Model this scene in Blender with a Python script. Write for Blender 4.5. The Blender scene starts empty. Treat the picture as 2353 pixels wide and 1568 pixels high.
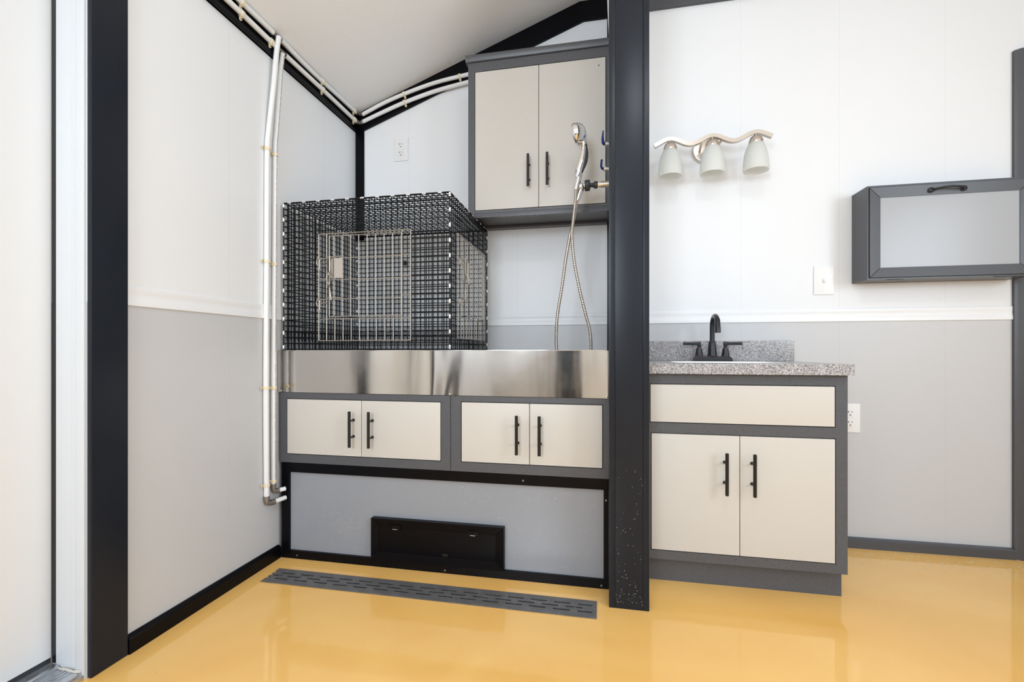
import bpy, bmesh, math, random
from mathutils import Vector, Matrix
from math import sin, cos, pi, radians, sqrt
random.seed(7)
C = bpy.context.scene.collection
S = bpy.context.scene

# ------------------------------------------------------------------ camera
FPX = 1048.0
YAW = math.atan2(205.5, FPX)
cam_d = bpy.data.cameras.new('camera'); cam = bpy.data.objects.new('camera', cam_d); C.objects.link(cam)
cam_d.sensor_width = 36.0; cam_d.sensor_fit = 'HORIZONTAL'
cam_d.lens = FPX / 2353 * 36.0
cam_d.shift_y = (806 - 784) / 2353.0
cam_d.clip_start = 0.02
cam.location = (0, 0, 0.9)
cam.rotation_euler = (radians(90), 0, YAW)
S.camera = cam

# ------------------------------------------------------------------ world, lights, exposure
W = bpy.data.worlds.new('world'); S.world = W; W.use_nodes = True
bg = W.node_tree.nodes['Background']
bg.inputs[0].default_value = (0.86, 0.93, 1.0, 1); bg.inputs[1].default_value = 2.0
S.view_settings.view_transform = 'Standard'; S.view_settings.look = 'None'
S.view_settings.gamma = 1; S.view_settings.use_curve_mapping = False
S.view_settings.exposure = 0.0

def area(name, loc, rot, sx, sy, power, col):
    l = bpy.data.lights.new(name, 'AREA'); l.shape = 'RECTANGLE'; l.size = sx; l.size_y = sy
    l.energy = power; l.color = col
    o = bpy.data.objects.new(name, l); o.location = loc; o.rotation_euler = rot; C.objects.link(o); return o
YR, XR = -1.9, 2.75           # rear wall, right wall
area('daylight_rear_window', (1.475, YR - 0.02, 1.65), (radians(90), 0, 0), 1.25, 1.1, 4, (0.79, 0.895, 1.0))
area('daylight_right_window', (XR + 0.02, -0.40, 1.6), (radians(90), 0, radians(90)), 1.5, 1.1, 56, (0.78, 0.89, 1.0))
area('daylight_small_window', (-0.75, YR - 0.02, 1.65), (radians(90), 0, 0), 0.7, 1.1, 52, (0.79, 0.89, 1.0))

# ------------------------------------------------------------------ mesh helpers
class MB:
    def __init__(s): s.b = bmesh.new()
    def box(s, x0, x1, y0, y1, z0, z1, bev=0.0, seg=2):
        vs = [s.b.verts.new((x, y, z)) for x in (x0, x1) for y in (y0, y1) for z in (z0, z1)]
        q = [(0,1,3,2),(4,6,7,5),(0,4,5,1),(2,3,7,6),(0,2,6,4),(1,5,7,3)]
        fs = [s.b.faces.new([vs[i] for i in f]) for f in q]
        if bev > 0:
            es = list({e for f in fs for e in f.edges})
            bmesh.ops.bevel(s.b, geom=es, offset=bev, segments=seg, affect='EDGES', profile=0.7)
        return s
    def poly(s, pts, vec):
        """prism: polygon pts extruded by vec"""
        v = Vector(vec); n = len(pts)
        a = [s.b.verts.new(p) for p in pts]; c = [s.b.verts.new(Vector(p) + v) for p in pts]
        s.b.faces.new(a); s.b.faces.new(c[::-1])
        for i in range(n): s.b.faces.new((a[i], c[i], c[(i+1) % n], a[(i+1) % n]))
        return s
    def quad(s, *pts):
        s.b.faces.new([s.b.verts.new(p) for p in pts]); return s
    def tube(s, pts, r, n=12, cap=True, radii=None, sx=1.0, up=None):
        P = [Vector(p) for p in pts]; rings = []
        t0 = (P[1] - P[0]).normalized()
        u = Vector(up) if up else (Vector((0, 0, 1)) if abs(t0.z) < 0.9 else Vector((0, 1, 0)))
        for i, p in enumerate(P):
            if i == 0: t = P[1] - P[0]
            elif i == len(P) - 1: t = P[-1] - P[-2]
            else: t = (P[i+1] - P[i]).normalized() + (P[i] - P[i-1]).normalized()
            t.normalize()
            u = (u - t * u.dot(t)).normalized(); w = t.cross(u)
            rr = radii[i] if radii else r
            rings.append([s.b.verts.new(p + (u * cos(2*pi*k/n) + w * sin(2*pi*k/n) * sx) * rr) for k in range(n)])
        for a, b in zip(rings, rings[1:]):
            for k in range(n): s.b.faces.new((a[k], a[(k+1) % n], b[(k+1) % n], b[k]))
        if cap: s.b.faces.new(rings[0][::-1]); s.b.faces.new(rings[-1])
        return s
    def cyl(s, a, b, r, n=16, r2=None): return s.tube([a, b], r, n, True, [r, r if r2 is None else r2])
    def lathe(s, prof, origin, axis=(0, 0, 1), n=32, closed=False):
        """prof: list of (radius, height)"""
        o = Vector(origin); ax = Vector(axis).normalized()
        u = ax.orthogonal().normalized(); w = ax.cross(u); rings = []
        for r, h in prof:
            if r < 1e-6: rings.append([s.b.verts.new(o + ax * h)])
            else: rings.append([s.b.verts.new(o + ax*h + (u*cos(2*pi*k/n) + w*sin(2*pi*k/n))*r) for k in range(n)])
        for a, b in zip(rings, rings[1:]):
            for k in range(n):
                k2 = (k+1) % n
                if len(a) == 1 and len(b) == 1: continue
                if len(a) == 1: s.b.faces.new((a[0], b[k2], b[k]))
                elif len(b) == 1: s.b.faces.new((a[k], a[k2], b[0]))
                else: s.b.faces.new((a[k], a[k2], b[k2], b[k]))
        return s
    def frame(s, x0, x1, z0, z1, holes, y0, y1):
        """board in the XZ plane between y0 (front) and y1 with rectangular holes (hx0,hx1,hz0,hz1)"""
        xs = sorted({x0, x1, *[h[0] for h in holes], *[h[1] for h in holes]})
        zs = sorted({z0, z1, *[h[2] for h in holes], *[h[3] for h in holes]})
        V = {}
        def v(i, j, y):
            k = (i, j, y)
            if k not in V: V[k] = s.b.verts.new((xs[i], y, zs[j]))
            return V[k]
        def solid(i, j):
            if i < 0 or j < 0 or i >= len(xs)-1 or j >= len(zs)-1: return False
            cx, cz = (xs[i]+xs[i+1])/2, (zs[j]+zs[j+1])/2
            return not any(h[0] < cx < h[1] and h[2] < cz < h[3] for h in holes)
        for i in range(len(xs)-1):
            for j in range(len(zs)-1):
                if not solid(i, j): continue
                for y in (y0, y1):
                    f = [v(i,j,y), v(i+1,j,y), v(i+1,j+1,y), v(i,j+1,y)]
                    s.b.faces.new(f if y == y0 else f[::-1])
                for di, dj, a, b in ((-1,0,(i,j),(i,j+1)),(1,0,(i+1,j),(i+1,j+1)),(0,-1,(i,j),(i+1,j)),(0,1,(i,j+1),(i+1,j+1))):
                    if not solid(i+di, j+dj):
                        s.b.faces.new((v(*a,y0), v(*b,y0), v(*b,y1), v(*a,y1)))
        return s
    def move(s, m): bmesh.ops.transform(s.b, matrix=m, verts=s.b.verts); return s
    def build(s, name, mat, parent=None, smooth=True):
        bmesh.ops.recalc_face_normals(s.b, faces=s.b.faces)
        me = bpy.data.meshes.new(name); s.b.to_mesh(me); s.b.free()
        if isinstance(mat, (list, tuple)):
            for m in mat: me.materials.append(m)
        else: me.materials.append(mat)
        if smooth:
            me.shade_smooth()
            try: me.set_sharp_from_angle(angle=radians(38))
            except Exception: pass
        o = bpy.data.objects.new(name, me); C.objects.link(o)
        if parent: o.parent = parent; o.matrix_parent_inverse = parent.matrix_basis.inverted()
        return o

def thing(name, label, cat, loc=(0, 0, 0), group=None):
    o = bpy.data.objects.new(name, None); C.objects.link(o); o.location = loc
    o.empty_display_size = 0.05
    o['label'] = label; o['category'] = cat
    if group: o['group'] = group
    return o
def tag(o, label, cat, group=None, kind=None):
    o['label'] = label; o['category'] = cat
    if group: o['group'] = group
    if kind: o['kind'] = kind
    return o
def struct(o, label=None):
    o['kind'] = 'structure'
    if label: o['label'] = label
    return o
def sphere_pts(r, n=8): return [(r*sin(pi*i/n), -r*cos(pi*i/n)) for i in range(n+1)]
def catmull(pts, k=8):
    P = [Vector(p) for p in pts]; P = [P[0]*2-P[1]] + P + [P[-1]*2-P[-2]]; out = []
    for i in range(1, len(P)-2):
        for j in range(k):
            t = j/k; a, b, c, d = P[i-1], P[i], P[i+1], P[i+2]
            out.append(0.5*((2*b) + (c-a)*t + (2*a-5*b+4*c-d)*t*t + (3*b-a-3*c+d)*t**3))
    out.append(P[-2]); return out

# ------------------------------------------------------------------ materials
def srgb(r, g, b):
    f = lambda c: (c/255/12.92) if c/255 <= 0.04045 else ((c/255+0.055)/1.055)**2.4
    return (f(r), f(g), f(b), 1)
def mat(name, col, rough=0.5, metal=0.0, spec=0.5, bump=None, trans=0.0, ior=1.45, coat=0.0, mottled=None, aniso=0.0, roughvar=None):
    m = bpy.data.materials.new(name); m.use_nodes = True; nt = m.node_tree; N = nt.nodes; L = nt.links
    p = N['Principled BSDF']
    p.inputs['Base Color'].default_value = col; p.inputs['Roughness'].default_value = rough
    p.inputs['Metallic'].default_value = metal; p.inputs['Specular IOR Level'].default_value = spec
    p.inputs['Transmission Weight'].default_value = trans; p.inputs['IOR'].default_value = ior
    p.inputs['Coat Weight'].default_value = coat; p.inputs['Anisotropic'].default_value = aniso
    tc = N.new('ShaderNodeTexCoord')
    if bump:
        scale, strength, dist, vec = bump
        mp = N.new('ShaderNodeMapping'); mp.inputs['Scale'].default_value = vec
        n = N.new('ShaderNodeTexNoise'); n.inputs['Scale'].default_value = scale; n.inputs['Detail'].default_value = 3
        b = N.new('ShaderNodeBump'); b.inputs['Strength'].default_value = strength; b.inputs['Distance'].default_value = dist
        L.new(tc.outputs['Object'], mp.inputs[0]); L.new(mp.outputs[0], n.inputs['Vector'])
        L.new(n.outputs[0], b.inputs['Height']); L.new(b.outputs[0], p.inputs['Normal'])
    if mottled:
        scale, c2, lo, hi, vec = mottled
        mp = N.new('ShaderNodeMapping'); mp.inputs['Scale'].default_value = vec
        n = N.new('ShaderNodeTexNoise'); n.inputs['Scale'].default_value = scale; n.inputs['Detail'].default_value = 4
        r = N.new('ShaderNodeMapRange'); r.inputs[1].default_value = lo; r.inputs[2].default_value = hi
        x = N.new('ShaderNodeMix'); x.data_type = 'RGBA'; x.inputs[6].default_value = col; x.inputs[7].default_value = c2
        L.new(tc.outputs['Object'], mp.inputs[0]); L.new(mp.outputs[0], n.inputs['Vector'])
        L.new(n.outputs[0], r.inputs[0]); L.new(r.outputs[0], x.inputs[0]); L.new(x.outputs[2], p.inputs['Base Color'])
    if roughvar:
        scale, a, b2, vec = roughvar
        mp = N.new('ShaderNodeMapping'); mp.inputs['Scale'].default_value = vec
        n = N.new('ShaderNodeTexNoise'); n.inputs['Scale'].default_value = scale; n.inputs['Detail'].default_value = 4
        r = N.new('ShaderNodeMapRange'); r.inputs[1].default_value = 0.35; r.inputs[2].default_value = 0.65
        r.inputs[3].default_value = a; r.inputs[4].default_value = b2
        L.new(tc.outputs['Object'], mp.inputs[0]); L.new(mp.outputs[0], n.inputs['Vector'])
        L.new(n.outputs[0], r.inputs[0]); L.new(r.outputs[0], p.inputs['Roughness'])
    return m

def wall_mat(name, axis, pitch, off, white, gray, split=1.034):
    """white panel above the chair rail, grey panel below; thin tongue-and-groove seams at a pitch along the axis"""
    m = mat(name, white, 0.38, spec=0.45, bump=(3.0, 0.10, 0.004, (1, 1, 0.15)))
    nt = m.node_tree; N = nt.nodes; L = nt.links; p = N['Principled BSDF']
    tc = N.new('ShaderNodeTexCoord'); sp = N.new('ShaderNodeSeparateXYZ'); L.new(tc.outputs['Object'], sp.inputs[0])
    gt = N.new('ShaderNodeMath'); gt.operation = 'GREATER_THAN'; gt.inputs[1].default_value = split
    L.new(sp.outputs[2], gt.inputs[0])
    x = N.new('ShaderNodeMix'); x.data_type = 'RGBA'; x.inputs[6].default_value = gray; x.inputs[7].default_value = white
    L.new(gt.outputs[0], x.inputs[0])
    # seams
    a = N.new('ShaderNodeMath'); a.operation = 'SUBTRACT'; a.inputs[1].default_value = off - 0.001
    L.new(sp.outputs[axis], a.inputs[0])
    mo = N.new('ShaderNodeMath'); mo.operation = 'FLOORED_MODULO'; mo.inputs[1].default_value = pitch; L.new(a.outputs[0], mo.inputs[0])
    lt = N.new('ShaderNodeMath'); lt.operation = 'LESS_THAN'; lt.inputs[1].default_value = 0.0018; L.new(mo.outputs[0], lt.inputs[0])
    mu = N.new('ShaderNodeMath'); mu.operation = 'MULTIPLY'; mu.inputs[1].default_value = 0.16; L.new(lt.outputs[0], mu.inputs[0])
    y = N.new('ShaderNodeMix'); y.data_type = 'RGBA'; y.inputs[7].default_value = (0.25, 0.25, 0.26, 1)
    L.new(mu.outputs[0], y.inputs[0]); L.new(x.outputs[2], y.inputs[6]); L.new(y.outputs[2], p.inputs['Base Color'])
    return m
WHITE = (0.86, 0.87, 0.885, 1); GRAY = (0.60, 0.60, 0.61, 1)
M_wl = wall_mat('left_wall_panels', 1, 0.60, 1.49, WHITE, GRAY)
M_wb = wall_mat('back_wall_panels', 0, 0.617, -1.056, WHITE, GRAY)
M_wr = wall_mat('vanity_wall_panels', 0, 0.4225, 0.656, (0.815, 0.825, 0.84, 1), GRAY)
M_wp = wall_mat('partition_panels', 1, 0.6, 2.0, WHITE, GRAY)
M_ceil = mat('ceiling_panel', (0.93, 0.932, 0.935, 1), 0.35, bump=(2.5, 0.08, 0.004, (1, 1, 1)))
M_rail = mat('white_pvc_trim', (0.86, 0.865, 0.875, 1), 0.35)
M_black = mat('black_powder_coat', (0.0025, 0.0025, 0.004, 1), 0.30, spec=0.16, bump=(900, 0.05, 0.0006, (1, 1, 1)))
M_col = mat('black_textured_trim', (0.013, 0.016, 0.023, 1), 0.30, spec=0.27, bump=(420, 0.12, 0.001, (1, 1, 0.6)))
M_gray = mat('hammered_grey_paint', (0.098, 0.101, 0.112, 1), 0.33, bump=(260, 0.35, 0.0012, (1, 1, 1)),
             mottled=(420, (0.045, 0.046, 0.05, 1), 0.5, 0.75, (1, 1, 1)))
M_gray2 = mat('satin_grey_paint', (0.078, 0.080, 0.088, 1), 0.34, bump=(300, 0.05, 0.001, (1, 1, 1)))
M_cream = mat('cream_laminate', (0.61, 0.582, 0.535, 1), 0.38, bump=(40, 0.02, 0.001, (6, 6, 0.5)))
M_handle = mat('matt_black_handle', (0.008, 0.008, 0.008, 1), 0.3)
M_panel = mat('grey_panel', (0.30, 0.315, 0.345, 1), 0.25, bump=(3, 0.05, 0.003, (1, 1, 1)))
M_steel = mat('stainless_steel', (0.66, 0.64, 0.61, 1), 0.1, metal=1.0, bump=(2.2, 0.16, 0.012, (2.2, 1, 0.25)), roughvar=(5, 0.06, 0.15, (1, 1, 1)))
M_chrome = mat('chrome', (0.86, 0.86, 0.87, 1), 0.06, metal=1.0)
M_nickel = mat('nickel_wire', (0.50, 0.455, 0.40, 1), 0.42, metal=1.0)
M_bnickel = mat('brushed_nickel', (0.62, 0.56, 0.50, 1), 0.27, metal=1.0)
M_wire = mat('black_vinyl_wire', (0.003, 0.0035, 0.005, 1), 0.32, spec=0.3)
M_clip = mat('zinc_clip', (0.85, 0.85, 0.84, 1), 0.35, metal=0.6)
M_pipe = mat('white_pex_pipe', (0.84, 0.84, 0.83, 1), 0.32)
M_clamp = mat('ivory_plastic_clamp', (0.84, 0.72, 0.50, 1), 0.4)
M_fit = mat('grey_metal_fitting', (0.28, 0.25, 0.23, 1), 0.35, metal=0.7)
M_brass = mat('dull_brass', (0.50, 0.36, 0.20, 1), 0.35, metal=0.9)
M_print = mat('grey_print', (0.15, 0.15, 0.15, 1), 0.6)
M_plate = mat('white_wall_plate', (0.86, 0.86, 0.85, 1), 0.28)
M_slot = mat('dark_slot', (0.02, 0.02, 0.02, 1), 0.6)
M_orb = mat('oil_rubbed_bronze', (0.022, 0.022, 0.026, 1), 0.28, metal=0.3)
M_copper = mat('copper_edge', (0.28, 0.09, 0.05, 1), 0.3, metal=0.6)
M_blue = mat('blue_vinyl_lever', (0.005, 0.02, 0.16, 1), 0.35)
M_dark = mat('dark_rubber', (0.03, 0.032, 0.036, 1), 0.42)
M_drain = mat('grey_drain_grate', (0.115, 0.11, 0.11, 1), 0.4, mottled=(30, (0.15, 0.145, 0.145, 1), 0.45, 0.7, (1, 1, 1)))
M_screen = mat('glossy_grey_panel', (0.39, 0.40, 0.42, 1), 0.25, spec=0.45, bump=(3, 0.04, 0.003, (1, 1, 1)))
M_jamb = mat('white_jamb_vinyl', (0.66, 0.68, 0.70, 1), 0.4, bump=(2, 0.1, 0.003, (1, 1, 1)))
M_door = mat('white_door_skin', (0.80, 0.805, 0.81, 1), 0.42, bump=(2, 0.1, 0.003, (1, 1, 1)))
M_alu = mat('aluminium_sill', (0.62, 0.64, 0.67, 1), 0.3, metal=0.9, bump=(60, 0.2, 0.001, (8, 0.2, 1)), roughvar=(20, 0.2, 0.5, (1, 1, 1)))
M_water = mat('water', (0.95, 0.96, 0.98, 1), 0.04, trans=0.7, ior=1.33)  # whitish base paints droplet glints, so drops show as bright specks
M_screw = mat('dull_screw', (0.22, 0.22, 0.23, 1), 0.4, metal=0.8)
M_bulb = mat('frosted_bulb', (0.9, 0.9, 0.88, 1), 0.3)
M_caulk = mat('old_caulk', (0.6, 0.57, 0.5, 1), 0.7, bump=(60, 0.5, 0.003, (1, 1, 1)))

def granite():
    m = mat('speckled_granite', (0.5, 0.5, 0.5, 1), 0.25)
    nt = m.node_tree; N = nt.nodes; L = nt.links; p = N['Principled BSDF']
    tc = N.new('ShaderNodeTexCoord'); v = N.new('ShaderNodeTexVoronoi'); v.inputs['Scale'].default_value = 430
    L.new(tc.outputs['Object'], v.inputs['Vector'])
    sep = N.new('ShaderNodeSeparateColor'); L.new(v.outputs['Color'], sep.inputs[0])
    r = N.new('ShaderNodeValToRGB'); r.color_ramp.interpolation = 'CONSTANT'
    stops = [(0, (0.10, 0.10, 0.11)), (0.13, (0.24, 0.24, 0.26)), (0.34, (0.40, 0.37, 0.36)), (0.58, (0.50, 0.46, 0.43)), (0.74, (0.36, 0.36, 0.39)), (0.88, (0.70, 0.69, 0.68))]
    e = r.color_ramp.elements
    while len(e) < len(stops): e.new(0.5)
    for i, (q, c) in enumerate(stops): e[i].position = q; e[i].color = (*c, 1)
    L.new(sep.outputs[0], r.inputs[0]); L.new(r.outputs[0], p.inputs['Base Color']); return m
M_granite = granite()

def floor_mat():
    m = mat('yellow_epoxy', srgb(226, 172, 92), 0.07, spec=0.85)
    nt = m.node_tree; N = nt.nodes; L = nt.links; p = N['Principled BSDF']
    tc = N.new('ShaderNodeTexCoord')
    n = N.new('ShaderNodeTexNoise'); n.inputs['Scale'].default_value = 1.8; n.inputs['Detail'].default_value = 5; n.inputs['Distortion'].default_value = 1.2
    L.new(tc.outputs['Object'], n.inputs['Vector'])
    r = N.new('ShaderNodeMapRange'); r.inputs[1].default_value = 0.3; r.inputs[2].default_value = 0.75; L.new(n.outputs[0], r.inputs[0])
    x = N.new('ShaderNodeMix'); x.data_type = 'RGBA'
    x.inputs[6].default_value = srgb(250, 200, 118); x.inputs[7].default_value = srgb(242, 186, 101); L.new(r.outputs[0], x.inputs[0])
    # sparse specks of grit
    v = N.new('ShaderNodeTexVoronoi'); v.inputs['Scale'].default_value = 30; L.new(tc.outputs['Object'], v.inputs['Vector'])
    lt = N.new('ShaderNodeMath'); lt.operation = 'LESS_THAN'; lt.inputs[1].default_value = 0.035; L.new(v.outputs['Distance'], lt.inputs[0])
    n3 = N.new('ShaderNodeTexNoise'); n3.inputs['Scale'].default_value = 3.3; L.new(tc.outputs['Object'], n3.inputs['Vector'])
    g = N.new('ShaderNodeMath'); g.operation = 'GREATER_THAN'; g.inputs[1].default_value = 0.60; L.new(n3.outputs[0], g.inputs[0])
    mu = N.new('ShaderNodeMath'); mu.operation = 'MULTIPLY'; L.new(lt.outputs[0], mu.inputs[0]); L.new(g.outputs[0], mu.inputs[1])
    y = N.new('ShaderNodeMix'); y.data_type = 'RGBA'; y.inputs[7].default_value = srgb(120, 80, 30)
    L.new(mu.outputs[0], y.inputs[0]); L.new(x.outputs[2], y.inputs[6]); L.new(y.outputs[2], p.inputs['Base Color'])
    n2 = N.new('ShaderNodeTexNoise'); n2.inputs['Scale'].default_value = 5; n2.inputs['Detail'].default_value = 3; L.new(tc.outputs['Object'], n2.inputs['Vector'])
    b = N.new('ShaderNodeBump'); b.inputs['Strength'].default_value = 0.06; b.inputs['Distance'].default_value = 0.01
    L.new(n2.outputs[0], b.inputs['Height']); L.new(b.outputs[0], p.inputs['Normal'])
    return m
M_floor = floor_mat()

def glass_shade():
    m = mat('frosted_glass', (0.88, 0.89, 0.865, 1), 0.45)
    nt = m.node_tree; N = nt.nodes; L = nt.links; p = N['Principled BSDF']
    t = N.new('ShaderNodeBsdfTranslucent'); t.inputs[0].default_value = (0.92, 0.925, 0.90, 1)
    mx = N.new('ShaderNodeMixShader'); mx.inputs[0].default_value = 0.55
    L.new(p.outputs[0], mx.inputs[1]); L.new(t.outputs[0], mx.inputs[2]); L.new(mx.outputs[0], N['Material Output'].inputs[0]); return m
M_shade = glass_shade()
def emit(name, col, s):
    m = bpy.data.materials.new(name); m.use_nodes = True; N = m.node_tree.nodes; N.remove(N['Principled BSDF'])
    e = N.new('ShaderNodeEmission'); e.inputs[0].default_value = col; e.inputs[1].default_value = s
    m.node_tree.links.new(e.outputs[0], N['Material Output'].inputs[0]); return m
M_added_lamp = emit('added_lamp_diffuser', (0.86, 0.93, 1.0, 1), 31)  # glow of the added ceiling lamp

# ------------------------------------------------------------------ room dimensions
XL = -1.385; YBL = 2.40; YBR = 2.36; ZC = 2.712; XK = -0.108; ZL = 2.25; RAIL = 1.034
PX0, PX1 = 0.058, 0.158         # partition
DY0, DY1 = -0.10, 1.003         # left door opening
DX0, DX1, DYA, DYB = -1.30, -0.016, 1.552, 1.658   # drain

# floor with a drain channel cut in it
f = MB()
X0, X1, Y0, Y1 = XL - 0.2, XR + 0.2, YR - 0.2, YBL + 0.1
f.quad((X0, Y0, 0), (X1, Y0, 0), (X1, DYA+0.006, 0), (X0, DYA+0.006, 0)); f.quad((X0, DYB-0.006, 0), (X1, DYB-0.006, 0), (X1, Y1, 0), (X0, Y1, 0))
f.quad((X0, DYA+0.006, 0), (DX0+0.006, DYA+0.006, 0), (DX0+0.006, DYB-0.006, 0), (X0, DYB-0.006, 0)); f.quad((DX1-0.006, DYA+0.006, 0), (X1, DYA+0.006, 0), (X1, DYB-0.006, 0), (DX1-0.006, DYB-0.006, 0))
struct(f.build('floor', M_floor, smooth=False), 'glossy yellow epoxy floor')

# left wall with the door opening
w = MB()
t = 0.16
w.box(XL - t, XL, DY1, YBL + 0.1, 0, 2.4); w.box(XL - t, XL, YR - 0.1, DY0, 0, 2.4); w.box(XL - t, XL, DY0, DY1, 2.08, 2.4)
struct(w.build('wall_left', M_wl, smooth=False), 'left wall of white panels over grey wainscot')
struct(MB().box(XL - t, PX0 + 0.06, YBL, YBL + 0.1, 0, 2.9).build('wall_back', M_wb, smooth=False), 'wall behind the washing tub')
struct(MB().box(PX0 + 0.06, XR + 0.1, YBR, YBL + 0.1, 0, 2.9).build('wall_front', M_wr, smooth=False), 'wall behind the vanity, white over grey')
w = MB(); w.poly([(PX0, 1.66, 0), (PX1, 1.66, 0), (PX1, 1.66, ZC), (PX0, 1.66, ZC)], (0, YBL - 1.66, 0))
struct(w.build('wall_partition', M_wp, smooth=False), 'short partition wall between tub bay and vanity')
# right wall and rear wall with windows
def wall_holes_x(name, y, th, x0, x1, z1, holes, m):
    o = MB().frame(x0, x1, 0, z1, holes, y, y + th).build(name, m, smooth=False); return struct(o)
wall_holes_x('wall_rear', YR - 0.1, 0.1, XL - t, XR + 0.1, 2.9, [(0.85, 2.1, 1.1, 2.2), (-1.1, -0.4, 1.1, 2.2)], M_wb)
o = MB().frame(YR - 0.1, YBL + 0.1, 0, 2.9, [(-1.15, 0.35, 1.05, 2.15)], 0, 0.1)
o.move(Matrix(((0, 1, 0, XR), (1, 0, 0, 0), (0, 0, 1, 0), (0, 0, 0, 1))))
struct(o.build('wall_right', M_wp, smooth=False))
def window(n, cx, cy, cz, sx, sz, axis):
    b = MB(); h = 0.05
    b.frame(-sx/2 - h, sx/2 + h, -sz/2 - h, sz/2 + h, [(-sx/2, -0.015, -sz/2, sz/2), (0.015, sx/2, -sz/2, sz/2)], -0.02, 0.02)
    R = Matrix.Translation((cx, cy, cz)) @ Matrix.Rotation(axis, 4, 'Z')
    b.move(R); struct(b.build('window_%d' % n, M_black, smooth=False))
window(1, 1.475, YR + 0.012, 1.65, 1.25, 1.1, 0); window(2, -0.75, YR + 0.012, 1.65, 0.7, 1.1, 0); window(3, XR - 0.012, -0.40, 1.6, 1.5, 1.1, pi/2)
# dark posts of the room behind
struct(MB().box(-0.56, -0.40, YR, YR + 0.03, 0, 1.04).box(-0.395, -0.27, YR, YR + 0.03, 0, ZC).build('trim_9', M_col))
struct(MB().box(XL, XL + 0.03, -0.62, DY0, 0, 2.2).build('trim_10', M_col))
d3 = struct(MB().box(-0.24, 0.62, YR, YR + 0.03, 0.01, 2.05, 0.004).build('door_3', M_door))
MB().cyl((0.55, YR + 0.03, 1.0), (0.55, YR + 0.07, 1.0), 0.01).lathe(sphere_pts(0.026), (0.55, YR + 0.08, 1.0)).build('door_knob', M_bnickel, d3)

# ceiling: slope on the left, then flat
g = (ZC - ZL) / (XK - XL)
c = MB(); ya, yb = YR - 0.1, YBL + 0.1
c.poly([(XL - t, ya, ZL - t*g), (XK, ya, ZC), (XR + 0.1, ya, ZC), (XR + 0.1, ya, ZC + 0.15), (XK, ya, ZC + 0.15), (XL - t, ya, ZC + 0.15)], (0, yb - ya, 0))
struct(c.build('ceiling', M_ceil, smooth=False), 'white ceiling sloping up from the left wall')
cl = thing('added_ceiling_light', 'added round ceiling lamp with white diffuser, unseen above the camera', 'lamp', (0.35, 0.15, ZC))  # unseen lamp, added to brighten the floor and ceiling
MB().lathe([(0, 0), (0.20, 0), (0.20, -0.03), (0.185, -0.035)], (0.35, 0.15, ZC)).build('rim', M_rail, cl)
MB().lathe([(0.185, -0.034), (0.15, -0.05), (0.08, -0.058), (0, -0.06)], (0.35, 0.15, ZC)).build('diffuser', M_added_lamp, cl)

# ------------------------------------------------------------------ trims
# left wall beam, back wall gable band, corner trims
b = MB(); b.box(XL, XL + 0.012, 1.105, YBL, 2.150, 2.246, 0.002); b.box(XL, XL + 0.018, 1.105, YBL, 2.150, 2.170, 0.003)
struct(b.build('trim_1', M_black), 'black band along the top of the left wall')
b = MB()
top = lambda x: min(ZL + g * (x - XL), ZC)
b.poly([(XL + 0.01, YBL, top(XL+0.01)), (XK, YBL, ZC), (PX0, YBL, ZC), (PX0, YBL, ZC - 0.103), (XK + 0.018, YBL, ZC - 0.103), (XL + 0.01, YBL, 2.140)], (0, -0.012, 0))
struct(b.build('trim_2', M_black), 'black band under the sloping ceiling of the tub bay')
struct(MB().box(PX1, XR, YBR - 0.012, YBR, ZC - 0.115, ZC, 0.002).box(PX1, XR, YBR - 0.018, YBR, ZC - 0.125, ZC - 0.108, 0.003).build('trim_3', M_gray2), 'grey band above the vanity wall')
struct(MB().box(XL + 0.001, XL + 0.054, YBL - 0.006, YBL, 1.53, 2.16, 0.001).build('trim_4', M_black), 'black strip in the corner of the tub bay')
b = MB(); b.box(0.029, PX0, YBL - 0.006, YBL, 0.72, ZC - 0.1, 0.001); b.box(PX0 - 0.006, PX0, YBL - 0.05, YBL - 0.006, 0.72, ZC - 0.1, 0.001)
struct(b.build('trim_5', M_black), 'black corner strip where the partition meets the wall behind the tub')
# left door-side board
b = MB(); b.box(XL, XL + 0.014, 1.003, 1.105, 0, ZL + 0.003, 0.006, 3)
struct(b.build('trim_6', M_col), 'wide black upright board beside the white door')
# partition end post
b = MB()
b.box(0.047, 0.141, 1.633, 1.66, 0, ZC - 0.001, 0.0015); b.box(0.026, 0.0462, 1.633, 1.70, 0, ZC - 0.001, 0.002); b.box(0.1418, 0.162, 1.633, 1.70, 0, ZC - 0.001, 0.002)
struct(b.build('trim_7', M_col), 'tall black post on the end of the partition')
# chair rails (white)
def rail_y(n, x, y0, y1, sgn):
    pr = [(0, RAIL), (0.006, RAIL + 0.001), (0.006, RAIL + 0.018), (0.0035, RAIL + 0.024), (0.0035, RAIL + 0.040), (0.0048, RAIL + 0.044), (0.0035, RAIL + 0.058), (0, RAIL + 0.061)]
    return struct(MB().poly([(x + sgn*p, y0, z) for p, z in pr], (0, y1 - y0, 0)).build('trim_%d' % n, M_rail), 'white chair rail')
def rail_x(n, y, x0, x1):
    pr = [(0, RAIL), (0.006, RAIL + 0.001), (0.006, RAIL + 0.018), (0.0035, RAIL + 0.024), (0.0035, RAIL + 0.040), (0.0048, RAIL + 0.044), (0.0035, RAIL + 0.058), (0, RAIL + 0.061)]
    return struct(MB().poly([(x0, y - p, z) for p, z in pr], (x1 - x0, 0, 0)).build('trim_%d' % n, M_rail), 'white chair rail')
rail_y(11, XL, 1.105, YBL, 1); rail_x(12, YBL, XL + 0.001, 0.029); rail_x(13, YBR, PX1, 1.748)
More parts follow.
